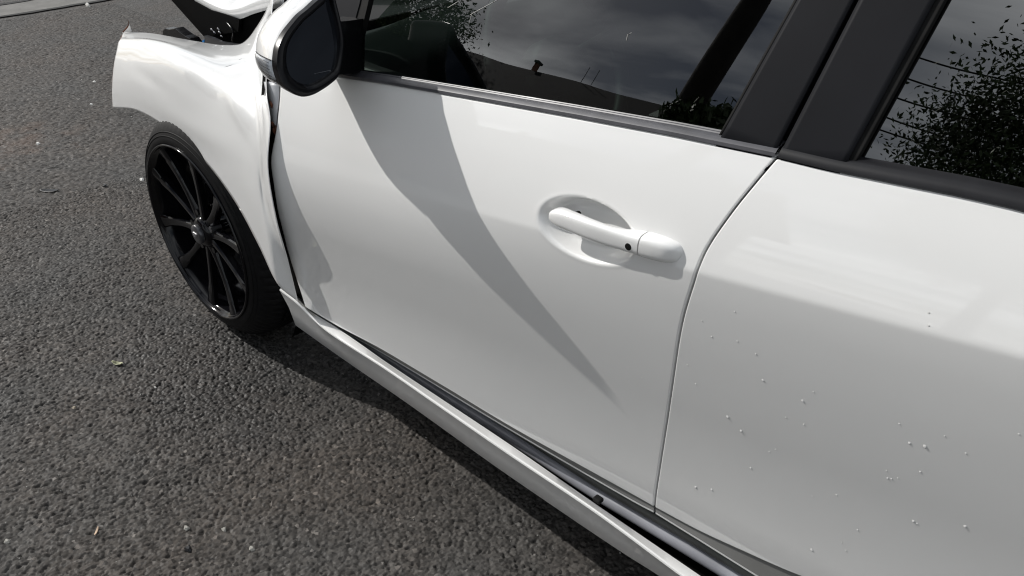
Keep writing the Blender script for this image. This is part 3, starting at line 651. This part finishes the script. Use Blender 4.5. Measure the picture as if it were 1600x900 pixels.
# ---- front wheel
def lathe(name, prof, c, m, parent, n=120, radial=None):
    V = []
    for k in range(n):
        a = 2*math.pi*k/n
        for i, (r, y) in enumerate(prof):
            rr = r+(radial(i, k) if radial else 0); V.append((c[0]+rr*math.sin(a), c[1]+y, c[2]+rr*math.cos(a)))
    return obj(name, V, grid_faces(n, len(prof), wrapu=True), m, parent)
def make_wheel(cx, cy, cz):
    wheel = empty('wheel', (0, 0, 0)); wheel.parent = car
    c = (cx, cy, cz)
    # y = 0 is the rim's outer lip; positive y goes into the car
    tp = [(.238, .012), (.246, .006), (.252, .004), (.262, .005), (.272, .009), (.285, .016), (.297, .025), (.307, .036), (.3135, .047), (.3170, .056), (.3185, .064),
          (.3190, .072), (.3140, .073), (.3140, .080), (.3200, .081), (.3210, .100), (.3155, .101), (.3155, .109), (.3212, .110), (.3212, .130), (.3155, .131), (.3155, .139), (.3205, .140), (.3190, .165), (.312, .185), (.29, .20), (.24, .205)]
    def tread(i, k):
        if 6 <= i <= 12: return (-.006 if i > 8 else -.003) if k % 4 == 0 else 0.0
        if 14 <= i <= 22 and i not in (16, 17, 20, 21): return -.003 if (k+i) % 5 == 0 else 0.0
        return 0.0
    ty = lathe('tyre', tp, c, M_tyre, wheel, 320, tread); sharp(ty, 30)
    for r_ in (.268, .278): lathe('sidewall_ring', [(r_-.0012, .0075 if r_ < .27 else .0115), (r_, .0055 if r_ < .27 else .0100), (r_+.0012, .0075 if r_ < .27 else .0125)], c, M_tyre, ty, 120)
    rp = [(.2365, .016), (.2405, .006), (.2455, -.001), (.2475, .0), (.2478, .004), (.2475, .004), (.2455, -.001), (.2420, .001), (.2385, .010), (.236, .018), (.229, .024), (.226, .05), (.222, .12), (.236, .19)]
    rp = [(.2480, .006), (.2480, .0005), (.2462, -.0015), (.2435, -.0008), (.2415, .004), (.2385, .009), (.2355, .011), (.2325, .018), (.2300, .040), (.2260, .075), (.2230, .13), (.2300, .20)]
    rm = lathe('rim', rp, c, M_rim, wheel, 140)
    # ten slim twisted spokes in five pairs
    for p in range(5):
        for s in (-1, 1):
            a_out = R(-153+72*p+16*s); a_in = R(-153+72*p+20*s)
            N = 18; V = []; F = []; m_ = 8
            for i in range(N):
                t = i/(N-1); r = .028+t*(.2365-.028); a = a_in+(a_out-a_in)*t
                yc = .030-.012*math.sin(math.pi*min(1, t*1.0))*.4-.018*t**2.2+.010*(1-t)*t*4*.6
                w = (.0155-.006*math.sin(math.pi*t))*(1+.35*t**4); dpt = .017-.005*t
                er = np.array([math.cos(a), 0, math.sin(a)]); et = np.array([-math.sin(a), 0, math.cos(a)])
                cp = np.array(c)+er*r+np.array([0, yc, 0])
                for u_, v_ in ((-1, .0), (-.75, -.35), (0, -.62+.25*t), (.75, -.35), (1, .0), (.8, 1.3), (0, 1.7), (-.8, 1.3)):
                    tw = .25*s*(1-t); V.append(cp+et*w*u_+np.array([0, dpt*v_*.8+tw*w*u_, 0]))
            for i in range(N-1):
                for k in range(m_): F.append((i*m_+k, i*m_+(k+1) % m_, (i+1)*m_+(k+1) % m_, (i+1)*m_+k))
            F.append(tuple(range(m_))[::-1]); F.append(tuple((N-1)*m_+k for k in range(m_)))
            sharp(obj('spoke', V, F, M_rim, wheel), 38)
    lathe('hub', [(.0001, .012), (.030, .013), (.040, .018), (.046, .030), (.046, .085), (.10, .09), (.15, .10)], c, M_rim, wheel, 60)
    cap = lathe('centre_cap', [(.0001, .0005), (.018, .0010), (.0255, .0025), (.0275, .006), (.0275, .02)], c, M_cap, wheel, 48)
    for k in range(5):
        a = R(-117+72*k); q = (c[0]+.057*math.cos(a), c[1]+.022, c[2]+.057*math.sin(a))
        V = []; F = []
        for y_ in (0, .03):
            for h in range(6): V.append((q[0]+.009*math.cos(h*math.pi/3), q[1]+y_, q[2]+.009*math.sin(h*math.pi/3)))
        F = [(0, 1, 2, 3, 4, 5)]+[(h, (h+1) % 6, 6+(h+1) % 6, 6+h) for h in range(6)]
        obj('wheel_nut', V, F, M_silver if k == 2 else M_rim, wheel, smooth=False)
    lathe('brake_disc', [(.07, .095), (.145, .095), (.146, .115), (.07, .115)], c, M_cap, wheel, 60)
    # small raised letters on the cap
    def bar2(x, z, w, h):
        box('cap_letter', (c[0]+x-w/2, c[1]-.0012, c[2]+z-h/2), (c[0]+x+w/2, c[1]+.002, c[2]+z+h/2), M_silver, cap)
    for x, z, w, h in ((-.009, .0, .0018, .012), (-.005, .0055, .0065, .0016), (-.005, -.0055, .0065, .0016), (-.0045, -.001, .004, .0014), (.002, .0, .0018, .012), (.006, .0055, .006, .0016), (.006, 0, .006, .0014), (.0095, .003, .0016, .006)): bar2(x, z, w, h)
    return wheel
make_wheel(-.004, .004, .325)
# wheel housing
def arc(cx, cz, r, y, a0, a1, n=30): return [(cx+r*math.sin(R(a)), y, cz+r*math.cos(R(a))) for a in np.linspace(a0, a1, n)]
loft('wheel_liner', [arc(.02, .33, .365, .06, -20, 125), arc(.02, .33, .365, .30, -20, 125), arc(.02, .33, .05, .31, -20, 125)], 30, M_dark, car, smooth_rows=False)
tube('suspension_strut', [(0, .30, .33), (.02, .34, .60)], .03, M_dark, car, n=12, smooth=False)

# ---- cabin, floor, far side, roof
floor = box('floor_pan', (.36, .13, .19), (3.3, 1.62, .24), M_dark, car)
box('inner_sill', (.62, .09, .22), (2.3, .14, .33), M_dark, car)
box('firewall', (.33, .17, .24), (.36, 1.58, .88), M_dark, car)
dash = loft('dashboard', [[(.36, y, .86) for y in (.15, .5, .9, 1.3, 1.6)], [(.55, .15, .885), (.55, .33, .90), (.55, .46, .935), (.55, .62, .90), (.55, 1.0, .885), (.55, 1.6, .88)],
    [(.68, .15, .865), (.68, .33, .875), (.69, .46, .925), (.68, .62, .875), (.68, 1.0, .86), (.68, 1.6, .86)], [(.72, y, .70) for y in (.15, .5, .9, 1.3, 1.6)], [(.60, y, .50) for y in (.15, .5, .9, 1.3, 1.6)]], 60, M_cabin, car, dense=40)
sw = empty('steering_wheel', (0, 0, 0)); sw.parent = car
cs = np.array([.86, .47, .86]); ax = Vector((.88, 0, .47)).normalized(); m3 = ax.to_track_quat('Z', 'Y').to_matrix()
circ = [tuple(cs+np.array(m3 @ Vector((.185*math.cos(t), .185*math.sin(t), 0)))) for t in np.linspace(0, 2*math.pi, 49)]
tube('wheel_rim', circ, .0155, M_cabin, sw, n=10, smooth=False)
for t in (0.15, math.pi-.15, math.pi*1.5): tube('wheel_spoke', [tuple(cs+np.array(m3 @ Vector((.04*math.cos(t), .04*math.sin(t), -.02)))), tuple(cs+np.array(m3 @ Vector((.18*math.cos(t), .18*math.sin(t), 0))))], .014, M_cabin, sw, n=8, smooth=False)
tube('wheel_hub', [tuple(cs-np.array(m3 @ Vector((0, 0, .05)))), tuple(cs+np.array(m3 @ Vector((0, 0, .01))))], .06, M_cabin, sw, n=20, smooth=False)
def seat(y):
    s = empty('seat', (0, 0, 0)); s.parent = car
    loft('seat_cushion', [[(1.02, y-.24, .46), (1.0, y, .44), (1.02, y+.24, .46)], [(1.0, y-.25, .60), (1.0, y, .58), (1.0, y+.25, .60)], [(1.30, y-.25, .60), (1.3, y, .55), (1.30, y+.25, .60)], [(1.5, y-.25, .56), (1.5, y, .53), (1.5, y+.25, .56)]], 16, M_cabin, s, dense=20, thick=.04)
    loft('seat_back', [[(1.46, y-.25, .55), (1.49, y, .55), (1.46, y+.25, .55)], [(1.56, y-.26, .85), (1.60, y, .85), (1.56, y+.26, .85)], [(1.66, y-.22, 1.12), (1.68, y, 1.13), (1.66, y+.22, 1.12)]], 16, M_cabin, s, dense=20, thick=.09)
    box('headrest', (1.66, y-.12, 1.16), (1.76, y+.12, 1.32), M_cabin, s, .03)
seat(.47); seat(1.18)
box('rear_seat', (2.15, .2, .45), (2.7, 1.5, .66), M_cabin, car, .05); box('rear_seat_back', (2.6, .2, .6), (2.8, 1.5, 1.15), M_cabin, car, .05)
# inner door cards keep the light out below the windows
for x0, x1, zt in ((.50, 1.44, .90), (1.50, 2.28, .95)): box('door_card', (x0, .115, .36), (x1, .15, zt-.01), M_cabin, car, .01)
box('far_trim', (.40, 1.58, .25), (3.2, 1.61, .93), M_cabin, car)
box('parcel_shelf', (2.75, .2, .90), (3.3, 1.55, .93), M_cabin, car)
outward(loft('far_windows', [[(x, 1.755-.105, .93) for x in (.5, 1.5, 3.2)], [(x, 1.755-.105-.15, 1.30) for x in (1.1, 1.5, 2.9)]], 12, M_glass2, car), 1, 1)
box('roof_lining', (1.1, .34, 1.325), (3.0, 1.42, 1.335), M_cabin, car)
# roof, windscreen and body beyond the frame
YR = float(gy(1.5, ZT))
rr = []
for t in np.linspace(0, 1, 15):
    y = YR+(1.75-2*YR+.0)*t; h = .07*math.sin(math.pi*t)**.6
    rr.append([(1.02, y, ZT-.04+h), (1.3, y, ZT+.02+h), (1.8, y, ZT+.04+h), (2.5, y, ZT+.02+h), (3.1, y, ZT-.06+h)])
loft('roof', rr, 30, M_paint, car, thick=.004)
outward(loft('windscreen', [[(.42, y, .90) for y in (.16, .87, 1.6)], [(1.04, y, ZT-.02) for y in (.33, .87, 1.42)]], 20, M_glass, car), 2, 1)
for q, p in ((.10, .31), (1.66, 1.44)): tube('windscreen_pillar', [(.40, q+.02, .87), (.72, (q+p)/2+.0, 1.12), (1.08, p, ZT-.02)], .028, M_trim, car, n=10)
for y, s in ((1.755, -1),):
    rows = []
    for z in (.20, .33, .50, .70, .84, .93): rows.append([(x, y-max(0, float(surf(max(x, .4), z))), z) for x in (.40, .9, 1.4, 1.9, 2.25, 3.4)])
    rows += [[(x, y-.105-(z-.93)*.404, z) for x in (1.2, 1.5, 1.8, 2.1, 2.5, 2.9)] for z in (1.30,)]
    loft('far_side_panel', rows, 30, M_paint, car, thick=.01)
    fp = [[(x, y-.05-(z-.58)**2*.6, z) for x in (-.30, 0, .4)] for z in (.66, .75, .86)]
    loft('far_fender', fp, 20, M_paint, car, thick=.004)
rows = []
for z in (.22, .40, .55, .70, .86, 1.0): rows.append([(x, float(surf(2.2, z))+.03*max(0, x-2.3), z) for x in (3.05 if z < .6 else 2.36, 3.2, 3.4)])
loft('rear_quarter_panel', rows, 20, M_paint, car, thick=.01)
box('tailgate', (3.38, .12, .25), (3.45, 1.62, 1.0), M_paint, car, .03)
outward(loft('tailgate_window', [[(3.42, y, 1.0) for y in (.16, .87, 1.6)], [(3.12, y, ZT-.02) for y in (.34, .87, 1.42)]], 12, M_glass2, car), 0, 1)

# hairline scratches in the front glass
for pts in ((0.9759,0.1070,1.0357), (1.0272,0.1143,1.0640)), ((1.2844,0.0897,1.0548), (1.2835,0.0927,1.0622), (1.2886,0.0936,1.0654)), ((0.9788,0.1070,1.0361), (0.9782,0.1015,1.0225)), ((0.9195,0.1119,1.0367), (0.9430,0.1156,1.0504)):
    tube('scratch', [(a, b-.0006, c) for a, b, c in pts], .00035, M_chip, glassf, n=4, smooth=False)
# ---- dried white flecks on the doors
fl = [(1.5114,0.0359,0.4500),(1.5372,0.0347,0.4644),(1.5511,0.0078,0.6307),(1.5715,0.0111,0.6167),(1.5904,0.0229,0.5538),(1.5922,-0.0072,0.7237),(1.5792,-0.0128,0.7596),(1.6432,-0.0055,0.7203),(1.6534,-0.0087,0.7417),(1.6496,0.0009,0.6831),(1.6270,0.0008,0.6805),(1.5461,-0.0190,0.8080),(1.5051,-0.0160,0.7741),(1.5200,-0.0135,0.7559),(1.5540,-0.0142,0.7666),(1.4883,-0.0042,0.6899),(1.5019,0.0008,0.6623),(1.6758,0.0235,0.5625),(1.6907,0.0379,0.4590),(1.7238,0.0328,0.5062),(1.7316,0.0343,0.4954),(1.7376,0.0276,0.5448),(1.7494,0.0054,0.6725),(1.7529,0.0076,0.6612),(1.7569,0.0073,0.6632),(1.7629,0.0064,0.6692),(1.7482,-0.0080,0.7511),(1.7632,-0.0043,0.7305),(1.7780,-0.0049,0.7359),(1.7920,-0.0087,0.7621),(1.7913,0.0180,0.6112),(1.7958,0.0183,0.6102),(1.8395,0.0131,0.6450),(1.7818,0.0021,0.6956),(1.8150,-0.0065,0.7515),(1.8495,-0.0136,0.8047),(1.7416,-0.0162,0.8957),(1.7459,-0.0196,0.8843),(1.7037,0.0198,0.5883),(1.6124,0.0147,0.6036),(1.6202,0.0128,0.6146),(1.4164,0.0053,0.6232)]
big = {0, 1, 2, 3, 4, 7, 18, 27, 28, 30, 32, 5}
proto_mesh = None
for i, p in enumerate(fl):
    sc = (1.0 if i in big else .55)*random.uniform(.8, 1.15)
    if proto_mesh is None:
        V = []; F = []; n = 7
        for q, (r, h) in enumerate(((1, .0), (.8, .45), (.35, .75))):
            for k in range(n):
                a = 2*math.pi*k/n; j = 1+.3*math.sin(k*2.3+q); V.append((.0017*r*j*math.cos(a)+.0004*h, -.0004*h, .0027*r*j*math.sin(a)-.0004*h))
        for q in range(2):
            for k in range(n): F.append((q*n+k, q*n+(k+1) % n, (q+1)*n+(k+1) % n, (q+1)*n+k))
        F.append(tuple(2*n+k for k in range(n)))
        o = obj('paint_fleck', V, F, M_fleck, rear_door); proto_mesh = o.data
    else:
        o = D.objects.new('paint_fleck', proto_mesh); COL.objects.link(o); o.parent = rear_door
    o.location = (p[0], float(surf(p[0], p[2]))-.0002, p[2]); o.scale = (sc, sc, sc); o.rotation_euler = (0, random.uniform(-.7, .2), 0)
    if p[0] < 1.44: o.parent = front_door

# ================================================================ LITTER ON THE ASPHALT
def curled(name, c, L_, W_, ang, m, curl=.006, label=None, cat='leaf', group=None):
    V = []; F = []; n = 9
    ca, sa = math.cos(ang), math.sin(ang)
    for i in range(n):
        t = i/(n-1); w = W_*math.sin(math.pi*(.06+.88*t))**.8
        for u in (-1, 0, 1):
            x = (t-.5)*L_; y = u*w*.5; z = curl*((t-.5)**2*3+(u*u)*.5)+.0015
            V.append((x*ca-y*sa, x*sa+y*ca, z))
    o = obj(name, V, grid_faces(n, 3), m); md = o.modifiers.new('t', 'SOLIDIFY'); md.thickness = .0006
    o.location = (c[0], c[1], .0045); return tag(o, label, cat, group)
curled('leaf', (-0.0640,-0.2620,0.0000), .034, .013, R(28), M_leafc, .008, 'small pale green dry leaf curled on the asphalt left of the wheel')
curled('leaf', (-1.3580,0.0310,0.0000), .075, .028, R(40), M_litter, .006, 'small black leaf lying flat on the asphalt at the left')
curled('twig', (0.4750,-0.5410,-0.0000), .022, .004, R(-40), M_straw, .003, 'short pale straw coloured twig on the asphalt near the bottom left', 'twig')
def chip(p, r, label, m=M_chip, name='stone_chip', sq=.7):
    V = []; F = []; n = 7
    for q, (rr, h) in enumerate(((1, 0), (.95, .35), (.5, .7))):
        for k in range(n):
            a = 2*math.pi*k/n+q*.3; j = 1+.22*math.sin(k*2.7+q*1.3+p[0]*50); V.append((r*rr*j*math.cos(a), r*rr*j*sq*math.sin(a), r*h))
    for q in range(2):
        for k in range(n): F.append((q*n+k, q*n+(k+1) % n, (q+1)*n+(k+1) % n, (q+1)*n+k))
    F.append(tuple(2*n+k for k in range(n)))
    o = obj(name, V, F, m, smooth=False); o.location = (p[0], p[1], .0042); return tag(o, label, 'stone')
chip((-1.2030,0.3300,0.0000), .012, 'tiny bright white chip beside the front edge of the tyre')
chip((-2.2770,0.5650,0.0000), .010, 'grey white stone chip on the asphalt left of the wheel arch', M_chip)
chip((-4.4970,1.4440,0.0000), .035, 'pale flat fleck near the concrete channel at the far edge', M_chip, sq=.3)
chip((-2.6330,0.7270,0.0000), .012, 'small grey stone chip on the asphalt left of the torn fender', M_chip)
chip((0.1040,-0.2370,0.0000), .0045, 'small round white stone right of and below the dry leaf')
chip((-1.9110,0.1840,-0.0000), .013, 'whitish stone chip on the asphalt left, above the black leaf')
chip((0.0340,-0.4160,0.0000), .007, 'rounded tan pebble below the dry leaf', mat('tan_pebble', (.30, .26, .20), .8, noise=(100, .2)), name='pebble')
chip((-1.2480,0.2020,0.0000), .013, 'small black scrap on the asphalt between the black leaf and the wheel', M_litter, name='black_scrap')
chip((0.6570,-0.4300,-0.0000), .010, 'small black scrap on the asphalt near the bottom edge', M_litter, name='black_scrap')
M_peb = mat('pale_pebble', (.32, .31, .28), .8, noise=(100, .2))
for p, r, lb in (((0.7510,-0.3390,0.0000), .008, 'pale round pebble nearest the bottom edge, below the side skirt shadow'), ((0.6640,-0.3530,0.0000), .007, 'pair-forming pale pebble just above and left of the one at the bottom edge'),
        ((0.3660,-0.6800,0.0000), .008, 'tan grey pebble at the bottom left edge of the asphalt'), ((0.6030,-0.4060,0.0000), .008, 'pale slim pebble to the right of the straw coloured twig')):
    tag(chip(p, r, lb, M_peb, name='pebble'), group='pale pebbles in the lower left asphalt')

def grit(n):
    V = []; F = []; fm = []
    for _ in range(n):
        x = -3.2+4.7*random.random(); y = -1.05+2.2*random.random(); r = random.choice((.0012, .0016, .002, .0028))*random.uniform(.8, 1.3)*(1+.25*max(0, -x)); a0_ = random.random()*6.28; b = len(V)
        for k in range(5): a = a0_+k*1.2566; j = random.uniform(.7, 1.2); V.append((x+r*j*math.cos(a), y+r*j*.75*math.sin(a), .0045))
        for k in range(5): a = a0_+k*1.2566; j = random.uniform(.4, .8); V.append((x+r*j*math.cos(a), y+r*j*.75*math.sin(a), .0055+r*random.uniform(.5, .9)))
        mi = random.choice((0, 0, 1, 2)); F.append(tuple(b+5+k for k in range(5))); fm.append(mi)
        for k in range(5): F.append((b+k, b+(k+1) % 5, b+5+(k+1) % 5, b+5+k)); fm.append(mi)
    o = obj('grit', V, F, None, smooth=False, mats=[mat('grey_grit', (.14, .135, .13), .8, noise=(90, .3)), mat('pale_grit', (.34, .33, .31), .7, noise=(90, .3)), mat('dark_grit', (.02, .02, .02), .8, noise=(90, .3))], fmat=fm)
    return tag(o, 'loose grey and pale grit scattered over the asphalt', 'grit', kind='stuff')
grit(1500)

# ================================================================ WHAT THE WINDOWS MIRROR: house, trees, pole and wires across the street
house = empty('house', (-9, -10, 0)); tag(house, 'dark roofed house with a chimney seen mirrored in the front door window', 'house')
def hobj(o): o.parent = house; o.matrix_parent_inverse = Matrix.Translation((9, 10, 0)); return o
HX0, HX1, HY, HR = -17.5, -3.4, -6.8, 4.72
hobj(box('wall', (HX0+.4, HY-3.6, 0), (HX1-.4, HY+0-.9, 2.9), M_brick))
rf = hobj(sheet('roof', [(HX0, HY-4.2, 2.75), (HX0, HY-2.2, HR), (HX0, HY-.2, 2.75)], M_roof, None, depth=HX1-HX0, d=(1, 0, 0)))
for v in rf.data.vertices: pass
for x in (-9.95,):
    ch = hobj(box('chimney', (x-.05, HY-2.35, 4.3), (x+.05, HY-2.25, 4.92), M_brick, None)); 
    hobj(box('chimney_pot', (x-.08, HY-2.38, 4.92), (x+.08, HY-2.22, 4.96), M_roof, None))
for x in (-14, -11, -6.5):
    w = hobj(box('window', (x-.7, HY-.93, 1.0), (x+.7, HY-.87, 2.1), M_chip)); hobj(box('window_pane', (x-.6, HY-.88, 1.1), (x+.6, HY-.86, 2.0), M_gloss))
for x in (-8.5, -8.2): hobj(tube('aerial', [(x, HY-2.2, 4.6), (x+.05, HY-2.2, 5.05)], .007, M_wire, None, n=5, smooth=False))

def tree(label, x, y, h, cz, rad, nleaf, seed, lean=0.0, name='tree', spread=(1, 1, 1), leaf=.16):
    r = np.random.default_rng(seed); t = empty(name, (x, y, 0)); tag(t, label, 'tree')
    tr = tube('trunk', [(0, 0, -.1), (lean*.3, 0, h*.3), (lean*.7, .05, h*.55), (lean, 0, h*.8)], [.17, .13, .09, .04], M_bark, t, n=10)
    cl = []
    for i in range(42):
        d = r.normal(size=3); d /= np.linalg.norm(d); q = np.array([lean, 0, cz])+d*np.array(spread)*rad*r.uniform(.35, 1.0); cl.append(q)
        if i < 12: tube('limb', [(lean*.6, 0, h*.45), tuple((q+np.array([lean*.6, 0, h*.5]))/2+r.normal(0, .1, 3)), tuple(q)], [.05, .03, .01], M_bark, t, n=6, cnt=10)
    V = []; F = []
    for i in range(nleaf):
        c = cl[r.integers(len(cl))]+r.normal(0, rad*.17, 3); u = r.normal(size=3); u /= np.linalg.norm(u); w = np.cross(u, r.normal(size=3)); w /= np.linalg.norm(w)
        s = leaf*r.uniform(.5, 1.1); b = len(V); V += [c-u*s, c+w*s*.4, c+u*s, c-w*s*.4]; F.append((b, b+1, b+2, b+3))
    cr_ = obj('crown', V, F, M_leaf, t, smooth=False); cr_['kind'] = 'stuff'
    return t
tree('leafy tree mirrored in the rear door window', -.0, -8.6, 6.2, 4.45, 1.85, 60000, 5, spread=(1, .7, 1.2), leaf=.045)
tree('leafy tree mirrored at the top front corner of the front door window', -15.2, -8.8, 6.8, 5.6, 1.8, 30000, 6, spread=(1.1, .8, 1), leaf=.06)
tree('low spiky bush mirrored beside the pole in the front door window', -4.7, -8.4, 4.4, 4.35, .55, 3000, 9, name='bush', spread=(1.7, .6, .5), leaf=.10)
pole = tag(tube('palm_trunk', [(-5.5, -8.5, 0), (-5.42, -8.5, 3.5), (-5.22, -8.5, 6.5), (-5.2, -8.5, 10)], [.30, .26, .24, .22], M_bark, None, n=14, cnt=40), 'thick dark bare trunk mirrored near the rear edge of the front door window', 'tree')
for i, (h0, h1, sg) in enumerate(((7.3, 7.2, .6), (6.95, 6.9, .7), (6.6, 6.5, .6), (6.3, 6.2, .7), (6.0, 5.9, .5))):
    tag(tube('overhead_wire', [(-5.3, -10.2, h0), (-2.5, -10.2, (h0+h1)/2-sg*.5), (1.5, -10.2, (h0+h1)/2-sg), (9, -10.2, h1), (30, -10.2, h1+.3)], .014, M_wire, None, n=5, cnt=50), ('highest', 'second highest', 'middle', 'second lowest', 'lowest')[i]+' of the five thin overhead wires mirrored in the rear door window', 'wire', 'overhead wires across the street')
